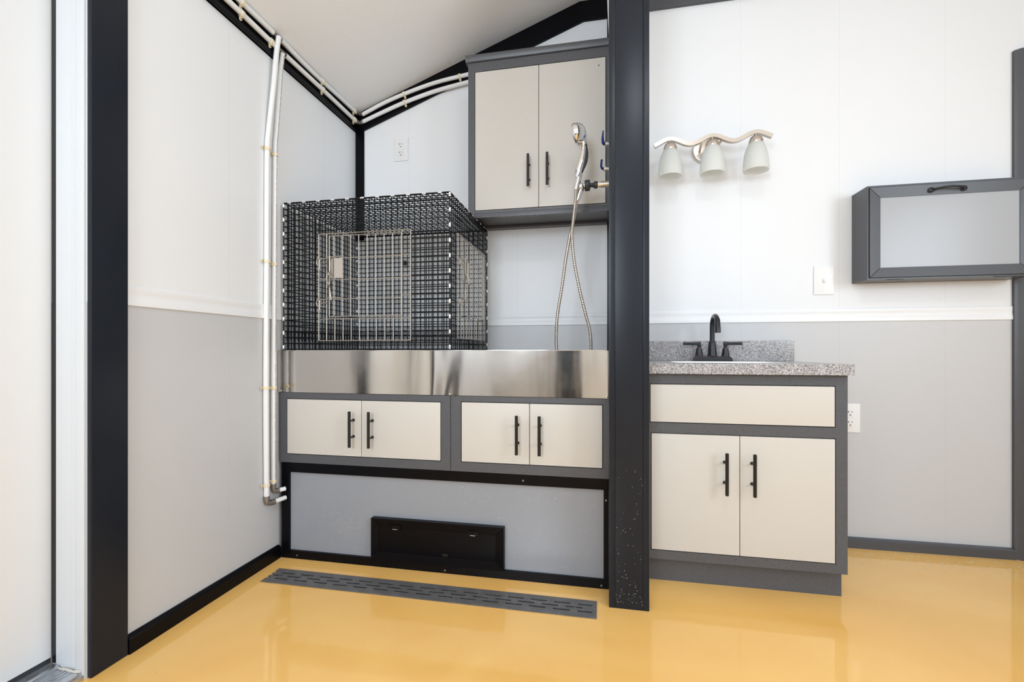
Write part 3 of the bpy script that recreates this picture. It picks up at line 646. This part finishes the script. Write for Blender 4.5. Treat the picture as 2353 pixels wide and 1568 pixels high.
# ------------------------------------------------------------------ outlets and switch
def duplex(name, label, cx, cz, y, style, w=0.084, h=0.132):
    t = thing(name, label, 'switch' if style == 'switch' else 'outlet', (cx, y, cz))
    MB().box(cx - w/2, cx + w/2, y - 0.006, y, cz - h/2, cz + h/2, 0.003).build('cover_plate', M_plate, t)
    def slots(par, cz2):
        b = MB()
        b.box(cx - 0.0085, cx - 0.0055, y - 0.0092, y - 0.0076, cz2 + 0.000, cz2 + 0.009); b.box(cx - 0.011, cx - 0.0085, y - 0.0092, y - 0.0076, cz2 + 0.0035, cz2 + 0.0055)
        b.box(cx + 0.006, cx + 0.0085, y - 0.0092, y - 0.0076, cz2 + 0.001, cz2 + 0.008); b.cyl((cx, y - 0.0092, cz2 - 0.010), (cx, y - 0.0076, cz2 - 0.010), 0.0032, 10)
        b.build('slots', M_print, par)
    if style == 'gfci':
        r = MB().box(cx - 0.0185, cx + 0.0185, y - 0.0085, y - 0.005, cz - 0.037, cz + 0.037, 0.0015).build('receptacle', M_plate, t)
        slots(r, cz + 0.023); slots(r, cz - 0.023)
        MB().box(cx - 0.013, cx + 0.013, y - 0.0098, y - 0.0082, cz + 0.001, cz + 0.007, 0.0006).build('test_button', M_plate, r)
        MB().box(cx - 0.013, cx + 0.013, y - 0.0098, y - 0.0082, cz - 0.007, cz - 0.001, 0.0006).build('reset_button', M_plate, r)
    elif style == 'duplex':
        for dz in (0.023, -0.023):
            pts = [(cx + 0.0195*cos(a), y - 0.0085, cz + dz + max(-0.0165, min(0.0165, 0.0225*sin(a)))) for a in [2*pi*k/24 for k in range(24)]]
            r = MB().poly(pts, (0, 0.003, 0)).build('receptacle', M_plate, t); slots(r, cz + dz + 0.001)
    else:
        MB().box(cx - 0.0055, cx + 0.0055, y - 0.008, y - 0.005, cz - 0.013, cz + 0.013, 0.001).build('toggle_slot', M_plate, t)
        MB().poly([(cx - 0.0042, y - 0.006, cz - 0.006), (cx - 0.0042, y - 0.006, cz + 0.008), (cx - 0.0042, y - 0.017, cz - 0.005), (cx - 0.0042, y - 0.016, cz - 0.010)], (0.0084, 0, 0)).build('toggle', M_plate, t)
    for dz in ((0.054, -0.054) if style == 'gfci' else ((0,) if style == 'duplex' else (0.032, -0.032))):
        MB().lathe([(0.003, 0), (0.003, 0.001), (0, 0.0014)], (cx, y - 0.006, cz + dz), (0, -1, 0), 10).build('screw', M_plate, t)
duplex('wall_outlet', 'white ground fault outlet on the wall above the wire cage', -1.105, 2.032, YBL, 'gfci')
duplex('wall_outlet', 'white duplex outlet just right of the vanity cabinet', 1.120, 0.590, YBR, 'duplex')
duplex('light_switch', 'white toggle light switch left of the grey wall box', 1.013, 1.226, YBR, 'switch')

# ------------------------------------------------------------------ grey wall box with glossy drop-down front
mb = thing('wall_box', 'shallow dark grey wall box with pale glossy drop down front', 'cabinet', (1.43, YBR, 1.205))
bx0, bx1, bz0, bz1, by = 1.130, 1.735, 1.207, 1.612, 2.235
b = MB(); b.frame(bx0, bx1, bz0, bz1, [(bx0 + 0.006, bx1 - 0.006, bz0 + 0.006, bz1 - 0.008)], by, YBR - 0.0005); b.box(bx0 + 0.006, bx1 - 0.006, by + 0.03, by + 0.034, bz0 + 0.006, bz1 - 0.008)
b.build('body', M_gray2, mb)
fd = MB(); mitre(fd, bx0 + 0.0075, bx1 - 0.0075, bz0 + 0.0075, bz1 - 0.010, 0.043, by - 0.006, by + 0.020, 0.006)
fd = fd.build('door', M_gray2, mb)
MB().box(bx0 + 0.049, bx1 - 0.049, by + 0.003, by + 0.010, bz0 + 0.049, bz1 - 0.051).build('glossy_panel', M_screen, fd)
pts = catmull([(1.368, by - 0.008, 1.578), (1.378, by - 0.024, 1.578), (1.40, by - 0.030, 1.580), (1.425, by - 0.031, 1.582), (1.45, by - 0.030, 1.580), (1.472, by - 0.024, 1.578), (1.482, by - 0.008, 1.578)], 5)
b = MB().tube(pts, 0.0045, 12)
for x in (1.366, 1.484): b.lathe([(0.011, 0), (0.011, 0.003), (0.006, 0.006), (0, 0.006)], (x, by - 0.006, 1.578), (0, -1, 0), 16)
b.build('handle', M_orb, fd)
for x in (1.24, 1.63): MB().box(x - 0.03, x + 0.03, by + 0.001, by + 0.014, bz0 - 0.0012, bz0 + 0.0065, 0.001).build('hinge', M_slot, mb)

# ------------------------------------------------------------------ three-light sconce
sc = thing('wall_sconce', 'wavy brushed nickel wall light with three frosted glass shades', 'lamp', (0.50, YBR, 1.87))
ys = 2.235
N = 60; b = MB(); rings = []
bz = lambda x: 1.872 + 0.0155*cos((x - 0.500)/0.186*2*pi)
for i in range(N+1):
    x = 0.244 + (0.752-0.244)*i/N; z = bz(x); dz = -0.0155*2*pi/0.186*sin((x-0.5)/0.186*2*pi)
    nn = Vector((-dz, 0, 1)).normalized(); c = Vector((x, ys, z))
    rings.append([b.b.verts.new(c + nn*p + Vector((0, q, 0))) for p, q in ((0.0085, -0.010), (0.0085, 0.010), (-0.0085, 0.010), (-0.0085, -0.010))])
for a, c in zip(rings, rings[1:]):
    for k in range(4): b.b.faces.new((a[k], a[(k+1) % 4], c[(k+1) % 4], c[k]))
b.b.faces.new(rings[0]); b.b.faces.new(rings[-1][::-1]); b.build('arm', M_bnickel, sc)
b = MB().lathe([(0.066, 0), (0.066, 0.010), (0.060, 0.018), (0.052, 0.020), (0, 0.020)], (0.498, YBR, 1.872), (0, -1, 0), 40); b.build('back_plate', M_bnickel, sc)
for x in (0.455, 0.545): MB().cyl((0.498 + (x-0.498)*0.75, YBR - 0.018, 1.862), (x, ys, bz(x) - 0.002), 0.0055, 12).build('strut', M_bnickel, sc)
for x in (0.315, 0.500, 0.685):
    z = bz(x)
    h = MB().lathe([(0, 0.0), (0.006, 0.0), (0.006, -0.012), (0.015, -0.014), (0.0245, -0.022), (0.030, -0.034), (0.031, -0.044), (0.0305, -0.052), (0.027, -0.053)], (x, ys, z - 0.004)).build('socket', M_bnickel, sc)
    prof = [(0.0295, -0.046), (0.033, -0.052), (0.0425, -0.074), (0.049, -0.101), (0.053, -0.132), (0.0545, -0.160), (0.0535, -0.171), (0.051, -0.171), (0.0515, -0.160), (0.0495, -0.132), (0.046, -0.101), (0.0395, -0.074), (0.029, -0.054)]
    s2 = MB().lathe(prof, (x, ys, z - 0.004), n=40).build('shade', M_shade, sc)
    MB().lathe([(0, -0.150), (0.012, -0.146), (0.022, -0.135), (0.027, -0.118), (0.024, -0.100), (0.014, -0.078), (0.012, -0.055)], (x, ys, z - 0.004), n=20).build('bulb', M_bulb, sc)

# ------------------------------------------------------------------ water pipes
RA, RB = 0.0108, 0.0096
xw = XL + 0.026
def fitting(parent, a, c, r):
    a, c = Vector(a), Vector(c); d = (c-a); L3 = d.length; d.normalize()
    b = MB(); b.tube([a, c], r, 14)
    for q in (0.12, 0.88): b.tube([a + d*L3*(q-0.07), a + d*L3*(q+0.07)], r*1.22, 14)
    return b.build('fitting', M_fit, parent)
def elbow(parent, p0, p1, p2, r):
    b = MB(); P0, P1, P2 = map(Vector, (p0, p1, p2)); pts = [P0 + (P1-P0)*0.45] + [((1-t)**2)*(P0+(P1-P0)*0.5) + 2*t*(1-t)*P1 + t*t*(P1+(P2-P1)*0.5) for t in (0.15,0.3,0.5,0.7,0.85)] + [P1 + (P2-P1)*0.55]
    b.tube(pts, r*0.9, 12)
    for a, c in ((P0, P1), (P2, P1)): b.tube([a, a + (c-a)*0.45], r*1.15, 14)
    return b.build('elbow', M_fit, parent)
pa = thing('water_pipe', 'upper white water pipe, its drop the left one of the pair beside the tub', 'pipe', (xw, 1.7, 2.24), 'pair of white water pipes')
pb = thing('water_pipe', 'lower white water pipe, its drop the right printed one of the pair', 'pipe', (xw, 1.75, 2.20), 'pair of white water pipes')
zu, zl = 2.242, 2.194
MB().tube(catmull([(xw, 1.12, zu), (xw, 1.45, zu-0.002), (xw, 1.692, zu)], 6), RA, 14).build('pipe', M_pipe, pa)
MB().tube(catmull([(xw, 1.740, zu), (xw, 1.9, zu-0.006), (xw, 2.04, zu-0.006), (xw, 2.22, zu), (xw, 2.365, zu+0.002)], 6), RA, 14).build('pipe', M_pipe, pa)
MB().tube(catmull([(xw, 1.12, zl), (xw, 1.45, zl+0.004), (xw, 1.722, zl)], 6), RA, 14).build('pipe', M_pipe, pb)
MB().tube(catmull([(xw, 1.768, zl), (xw, 2.04, zl+0.002), (xw, 2.365, zl)], 6), RA, 14).build('pipe', M_pipe, pb)
fitting(pa, (xw, 1.686, zu), (xw, 1.746, zu), 0.0085); fitting(pb, (xw, 1.716, zl), (xw, 1.774, zl), 0.0085)
xd = XL + 0.013
dropA = catmull([(-1.347, 1.713, zu - 0.008), (-1.351, 1.706, 2.175), (-1.357, 1.697, 2.032), (-1.362, 1.689, 1.936), (xd + 0.003, 1.681, 1.823), (xd, 1.676, 1.74), (xd, 1.674, 1.5), (xd, 1.673, 1.27), (xd, 1.668, 0.74), (xd, 1.672, 0.285)], 8)
dropB = catmull([(-1.353, 1.744, zl - 0.010), (-1.358, 1.740, 2.113), (-1.363, 1.735, 1.998), (-1.370, 1.728, 1.846), (xd, 1.722, 1.755), (xd, 1.719, 1.5), (xd, 1.717, 1.28), (xd, 1.711, 0.74), (xd, 1.712, 0.325)], 8)
MB().tube(dropA, RA, 16).build('pipe', M_pipe, pa); MB().tube(dropB, RB, 16).build('pipe', M_pipe, pb)
MB().tube([(xw + 0.002, 1.714, zu - 0.001), (xw + 0.012, 1.713, zu - 0.014)], 0.009, 12).build('fitting', M_fit, pa)
MB().tube([(xw + 0.002, 1.745, zl + 0.001), (xw + 0.006, 1.744, zl - 0.016)], 0.009, 12).build('fitting', M_fit, pb)
eA = (xd, 1.672, 0.258); eB = (xd, 1.712, 0.298)
elbow(pa, (xd, 1.672, 0.292), eA, (xd + 0.012, 1.704, 0.260), RA); elbow(pb, (xd, 1.712, 0.332), eB, (xd + 0.010, 1.733, 0.299), RB)
MB().tube([(xd + 0.011, 1.700, 0.2595), (-1.346, 1.7535, 0.262)], 0.0095, 14, True).build('pipe', M_pipe, pa)
MB().tube([(xd + 0.009, 1.731, 0.299), (-1.346, 1.7535, 0.301)], 0.0092, 14, True).build('pipe', M_pipe, pb)
# rows of tiny printed marks on the right-hand drop
b = MB()
for i in range(1, len(dropB)-1):
    for s_ in range(9):
        if random.random() < 0.25: continue
        p = dropB[i] + (dropB[i+1] - dropB[i])*(s_/9 + random.random()*0.03)
        dirv = (dropB[i+1] - dropB[i]).normalized()
        side = Vector((0.94, -0.12, 0)).normalized()
        h = 0.0015 + 0.0025*random.random(); w_ = Vector((0, 1, 0))*0.0011
        c0 = p + side*(RB + 0.0002) + Vector((0, 0.001, 0))
        b.quad(c0 - w_, c0 + w_, c0 + w_ + dirv*h, c0 - w_ + dirv*h)
b.build('printed_marks', M_print, pb, smooth=False)['kind'] = 'stuff'
# runs along the sloping band of the back wall
yb2 = YBL - 0.024
upx = catmull([(-1.330, yb2, 2.240), (-1.20, yb2, 2.291), (-1.072, yb2, 2.330), (-0.90, yb2, 2.370), (-0.724, yb2, 2.393), (-0.634, yb2, 2.402)], 6)
lox = catmull([(-1.330, yb2, 2.198), (-1.20, yb2, 2.242), (-1.072, yb2, 2.282), (-0.90, yb2, 2.324), (-0.724, yb2, 2.351), (-0.634, yb2, 2.362)], 6)
MB().tube(upx, RA, 14).build('pipe', M_pipe, pa); MB().tube(lox, RA, 14).build('pipe', M_pipe, pb)
elbow(pa, (xw, 2.352, zu+0.002), (xw + 0.006, 2.385, zu+0.004), (-1.322, yb2, 2.243), RA); elbow(pb, (xw, 2.352, zl), (xw + 0.006, 2.385, zl+0.002), (-1.322, yb2, 2.201), RA)

def clamp(label, p, d, n, tdir, r):
    """ivory half-ring clip around a pipe at p (direction d), wall normal n, ear with nail along tdir"""
    p, d, n, tdir = Vector(p), Vector(d).normalized(), Vector(n).normalized(), Vector(tdir).normalized()
    t = thing('pipe_clamp', label, 'clamp', p, 'ivory pipe clamps')
    w = 0.0055; b = MB(); ri, ro = r + 0.0004, r + 0.0032; prev = None; K = 12
    def ring(a):
        dirv = tdir*cos(a) + n*sin(a)
        return [b.b.verts.new(p + dirv*q + d*s) for q, s in ((ri, -w), (ro, -w), (ro, w), (ri, w))]
    rs = [ring(-0.25*pi + 1.5*pi*k/K) for k in range(K+1)]
    for a, c in zip(rs, rs[1:]):
        for k in range(4): b.b.faces.new((a[k], a[(k+1) % 4], c[(k+1) % 4], c[k]))
    b.b.faces.new(rs[0]); b.b.faces.new(rs[-1][::-1])
    base = p - n*r*0.55; pts = []
    for q, s in ((ri*0.8, -w), (ro + 0.009, -w), (ro + 0.0125, 0), (ro + 0.009, w), (ri*0.8, w)): pts.append(base + tdir*q + d*s)
    b.poly([tuple(q) for q in pts], tuple(n*0.004)); b.build('ring', M_clamp, t, smooth=False)
    c0 = base + tdir*(ro + 0.006) + n*0.004
    MB().lathe([(0.003, 0), (0.0028, 0.0018), (0, 0.0026)], c0, n, 10).build('nail', M_fit, t)
nx, ny = (1, 0, 0), (0, -1, 0)
clamp('ivory clamp nearest the picture top on the upper ceiling pipe', (xw, 1.522, zu-0.001), (0,1,0), nx, (0,0,-1), RA)
clamp('ivory clamp nearest the picture top on the lower ceiling pipe', (xw, 1.522, zl+0.003), (0,1,0), nx, (0,0,-1), RA)
clamp('ivory clamp on the lower ceiling pipe just before the drops', (xw, 1.680, zl+0.001), (0,1,0), nx, (0,0,-1), RA)
clamp('ivory clamp on the upper ceiling pipe halfway between drops and corner', (xw, 2.04, zu-0.006), (0,1,0), nx, (0,0,-1), RA)
clamp('ivory clamp on the lower ceiling pipe halfway between drops and corner', (xw, 2.04, zl+0.002), (0,1,0), nx, (0,0,-1), RA)
clamp('ivory clamp on the upper ceiling pipe at the corner', (xw, 2.335, zu+0.001), (0,1,0), nx, (0,0,-1), RA)
clamp('ivory clamp on the lower ceiling pipe at the corner', (xw, 2.335, zl), (0,1,0), nx, (0,0,-1), RA)
dv = Vector((0.96, 0, 0.28)); tv = (0.28, 0, -0.96)
clamp('ivory clamp on the upper back wall pipe above the outlet', (-1.078, yb2, 2.328), dv, ny, tv, RA)
clamp('ivory clamp on the lower back wall pipe above the outlet', (-1.074, yb2, 2.282), dv, ny, tv, RA)
clamp('ivory clamp on the upper back wall pipe beside the tall wall cabinet', (-0.755, yb2, 2.390), (0.99,0,0.12), ny, (0.12,0,-0.99), RA)
def at_z(path, z):
    for a, c in zip(path, path[1:]):
        if (a.z - z)*(c.z - z) <= 0: return a + (c-a)*((a.z-z)/(a.z-c.z+1e-9))
for z, zb, nm in ((1.745, 1.738, 'uppermost clamp, level with the wall outlet'), (1.272, 1.268, 'second clamp down, beside the wire cage'), (0.745, 0.742, 'third clamp down, beside the steel tub apron'), (0.338, 0.345, 'lowest clamp, just above the elbows')):
    pA, pB = at_z(dropA, z), at_z(dropB, zb)
    clamp('ivory ' + nm + ', on the left drop pipe', pA, (0,0,1), nx, (0,-1,0), RA); clamp('ivory ' + nm + ', on the right drop pipe', pB, (0,0,1), nx, (0,-1,0), RB)

# ------------------------------------------------------------------ shower
YS = 1.95
sh = thing('shower_handset', 'chrome hand shower hanging in a bracket with ribbed steel hose', 'shower', (0.0, YS, 1.60))
za = 1.597
b = MB(); b.cyl((PX0, YS, za), (-0.004, YS, za), 0.0135, 18); b.build('wall_elbow', M_bnickel, sh)
MB().cyl((-0.003, YS, za), (-0.016, YS, za), 0.0118, 18).lathe([(0.0118, 0), (0.0135, 0.001), (0.0135, 0.003), (0.0118, 0.004)], (-0.006, YS, za), (-1,0,0)).build('pipe_nipple', M_chrome, sh)
MB().lathe([(0, -0.002), (0.011, -0.001), (0.0155, 0.004), (0.0155, 0.012), (0.011, 0.018), (0.0085, 0.024), (0.0085, 0.030), (0.014, 0.032), (0.022, 0.033), (0.023, 0.036), (0.023, 0.052), (0.021, 0.0545), (0, 0.0545)], (-0.015, YS, za), (-1, 0, 0), 6 if False else 20).build('coupling', M_dark, sh)
MB().lathe(sphere_pts(0.0165, 10), (-0.084, YS, za - 0.003)).cyl((-0.068, YS, za), (-0.090, YS, za - 0.002), 0.0125, 18).build('ball_joint', M_chrome, sh)
b = MB(); b.cyl((-0.092, YS - 0.004, 1.645), (-0.106, YS - 0.012, 1.575), 0.0125, 18, 0.0135); b.cyl((-0.090, YS, za), (-0.100, YS - 0.008, 1.600), 0.010, 14); b.build('bracket', M_chrome, sh)
b = MB(); b.tube([(-0.082, YS, 1.585), (-0.085, YS, 1.578), (-0.097, YS, 1.545), (-0.101, YS, 1.535)], 0.011, 18, True, [0.009, 0.0115, 0.0105, 0.0085]); b.build('hose_nut', M_chrome, sh)
hp = catmull([(-0.100, YS - 0.008, 1.630), (-0.094, YS - 0.008, 1.650), (-0.088, YS - 0.006, 1.672), (-0.080, YS - 0.004, 1.700), (-0.074, YS - 0.002, 1.733), (-0.072, YS, 1.765), (-0.076, YS, 1.795), (-0.086, YS, 1.822), (-0.098, YS, 1.850)], 5)
n_ = len(hp) - 1
rad = [0.0115 + 0.0085*sin(pi*min(1, (i/n_)/0.62)) if i/n_ < 0.62 else 0.0105 + 0.0085*((i/n_-0.62)/0.38) for i in range(n_+1)]
MB().tube(hp, 0.012, 18, True, rad, up=(1, 0, 0)).build('handle', M_chrome, sh)
gp_ = [p + Vector((0.0085, -0.0055, 0))*(0.6 + rad[i]*45) * (rad[i]/0.016) for i, p in enumerate(hp) if 4 <= i <= 27]
gr = [0.003 + 0.0058*sin(pi*(i+0.8)/(len(gp_)+0.6)) for i in range(len(gp_))]; gr[-3] += 0.003
MB().tube(gp_, 0.008, 12, True, gr).build('grip', M_dark, sh)
ax = Vector((-0.93, 0.10, -0.22)).normalized(); hc = Vector((-0.092, YS - 0.004, 1.818))
hd = MB().lathe([(0, -0.030), (0.018, -0.028), (0.033, -0.021), (0.043, -0.006), (0.047, 0.008), (0.047, 0.018), (0.043, 0.024), (0.030, 0.026)], hc, ax, 36).build('shower_head', M_chrome, sh)
MB().lathe([(0.0305, 0.0235), (0.028, 0.026), (0.012, 0.028), (0, 0.028)], hc, ax, 30).build('spray_face', M_dark, hd)
MB().lathe([(0.046, 0.010), (0.0485, 0.011), (0.0485, 0.014), (0.046, 0.015)], hc, ax, 36).build('selector_ring', M_chrome, hd)
e = hc + ax*0.016 + Vector((0.006, 0, -0.046)); MB().tube([hc + ax*0.012 + Vector((0, 0, -0.030)), e], 0.006, 10, True, [0.009, 0.0045]).build('selector_lever', M_chrome, hd)
def fyp(u, v, y=YS):
    t_ = (u - 1176.5)/FPX; sa, ca = sin(YAW), cos(YAW); r = (-sa + ca*t_, ca + sa*t_, (806 - v)/FPX); k = y/r[1]
    return (r[0]*k, y, 0.9 + r[2]*k)
# the hose hangs in one loop from the handset into the tub and back up to the nut
H1 = [(-0.105, YS-0.012, 1.577), (-0.109, YS-0.012, 1.52), (-0.117, YS-0.012, 1.45), (-0.122, YS-0.012, 1.38), (-0.113, YS-0.01, 1.28), (-0.093, YS-0.008, 1.17), (-0.067, YS-0.004, 1.06), (-0.048, YS, 0.985), (-0.043, YS, 0.91), (-0.050, YS, 0.83), (-0.085, YS, 0.762),
      (-0.12, YS, 0.745), (-0.155, YS, 0.765), (-0.183, YS, 0.83), (-0.189, YS+0.004, 0.91), (-0.190, YS+0.006, 0.98), (-0.184, YS+0.008, 1.06), (-0.165, YS+0.010, 1.18), (-0.148, YS+0.010, 1.30), (-0.130, YS+0.008, 1.40), (-0.113, YS+0.006, 1.47), (-0.101, YS, 1.536)]
hpts = catmull(H1, 44)
MB().tube(hpts, 0.0068, 10, True, [0.0069 if i % 4 < 2 else 0.0057 for i in range(len(hpts))]).build('hose', M_bnickel, sh)

def valve(label, z, y, dx, hgt):
    t = thing('ball_valve', label, 'valve', (0.040, y, z), 'blue lever valves')
    b = MB(); b.cyl((0.030, y, z), (0.012 + dx, y, z), 0.0075, 14); b.cyl((0.022 + dx, y, z), (0.015 + dx, y, z), 0.0105, 6); b.build('body', M_bnickel, t)
    pts = catmull([(0.012 + dx, y, z), (0.004 + dx, y, z + 0.005), (0.001 + dx, y - 0.002, z + hgt*0.4), (0.002 + dx, y - 0.003, z + hgt*0.75), (0.003 + dx, y - 0.003, z + hgt)], 4)
    MB().tube(pts, 0.004, 10, True, [0.0045 + 0.0015*sin(i*0.3)*(hgt > 0.045) for i in range(len(pts))], sx=2.2, up=(1, 0, 0)).build('lever', M_blue, t)
valve('blue lever valve beside the wall cabinet, the upper one with taller lever', 1.765, YS, 0.004, 0.054); valve('blue lever valve beside the wall cabinet, the lower one with shorter lever', 1.661, YS, -0.002, 0.037)
sp_ = thing('supply_pipe', 'white pipe feeding the blue valves, mostly hidden behind the black post', 'pipe', (0.042, YS, 1.6))
MB().tube(catmull([(0.033, YS, 2.70), (0.034, YS, 2.40), (0.041, YS, 2.20), (0.0455, YS, 2.08), (0.0455, YS, 1.85), (0.043, YS, 1.70), (0.043, YS, 1.6125)], 6), RA, 14).build('pipe', M_pipe, sp_)
clamp('ivory clamp high on the pipe at the left edge of the black post', (0.0455, YS, 2.085), (0,0,1), (-1,0,0), (0,-1,0), RA)

# ------------------------------------------------------------------ water droplets
M_beads = mat('painted_glint_beads', (0.97, 0.97, 0.98, 1), 0.03, trans=0.25, ior=1.33)  # more opaque white, painting the glints of the ceiling drops
def drops(name, label, pts, n, rr, hk=1.0, m=None):
    b = MB(); n = Vector(n)
    for p in pts:
        r = rr*(0.5 + random.random()); b.lathe([(r, 0), (r*0.85, r*0.32*hk), (r*0.5, r*0.52*hk), (0, r*0.6*hk)], p, n, 7)
    return tag(b.build(name, m or M_water), label, 'water', kind='stuff')
R = random.random
P_ = []
for _ in range(420):
    x, z = -1.32 + 1.32*R(), 0.05 + 0.31*R()
    if -0.95 < x < -0.365 and z < 0.215: continue
    P_.append((x, YF + 0.0118, z))
for _ in range(160): P_.append((-1.08 + 0.05*random.gauss(0, 1), YF + 0.0118, 0.16 + 0.045*random.gauss(0, 1)))
P_ = [p for p in P_ if 0.04 < p[2] < 0.37 and not (-0.95 < p[0] < -0.365 and p[2] < 0.215)]
drops('water_droplets', 'scattered water droplets on the grey panel under the tub', P_, (0, -1, 0), 0.0013)
nrm = Vector((g, 0, -1)).normalized()
drops('water_droplets', 'scattered water droplets on the sloping ceiling', [(x, y, top(x) - 0.0002) for x, y in ((XL + 0.05 + 0.6*R()**1.5, 1.45 + 0.9*R()) for _ in range(150))], nrm, 0.0013, 1.0, M_beads)
drops('water_droplets', 'water splashes on the yellow floor before the grey baseboard', [(0.9 + 1.0*R(), 2.31 - 0.16*R()**1.2, 0.0002) for _ in range(260)], (0, 0, 1), 0.0034, 0.3, mat('floor_tinted_beads', (0.95, 0.77, 0.45, 1), 0.03, trans=0.2, ior=1.33))  # brightness and floor tint of see-through water painted into the base colour
drops('water_droplets', 'water droplets on the black post', [(0.05 + 0.09*R(), 1.6328, 0.02 + 0.5*R()**2) for _ in range(90)], (0, -1, 0), 0.0011)
drops('water_droplets', 'water droplets under the lip of the tall wall cabinet', [(-0.58 + 0.60*R(), 2.122 + 0.02*R(), 1.5379) for _ in range(120)], (0, 0, -1), 0.002)
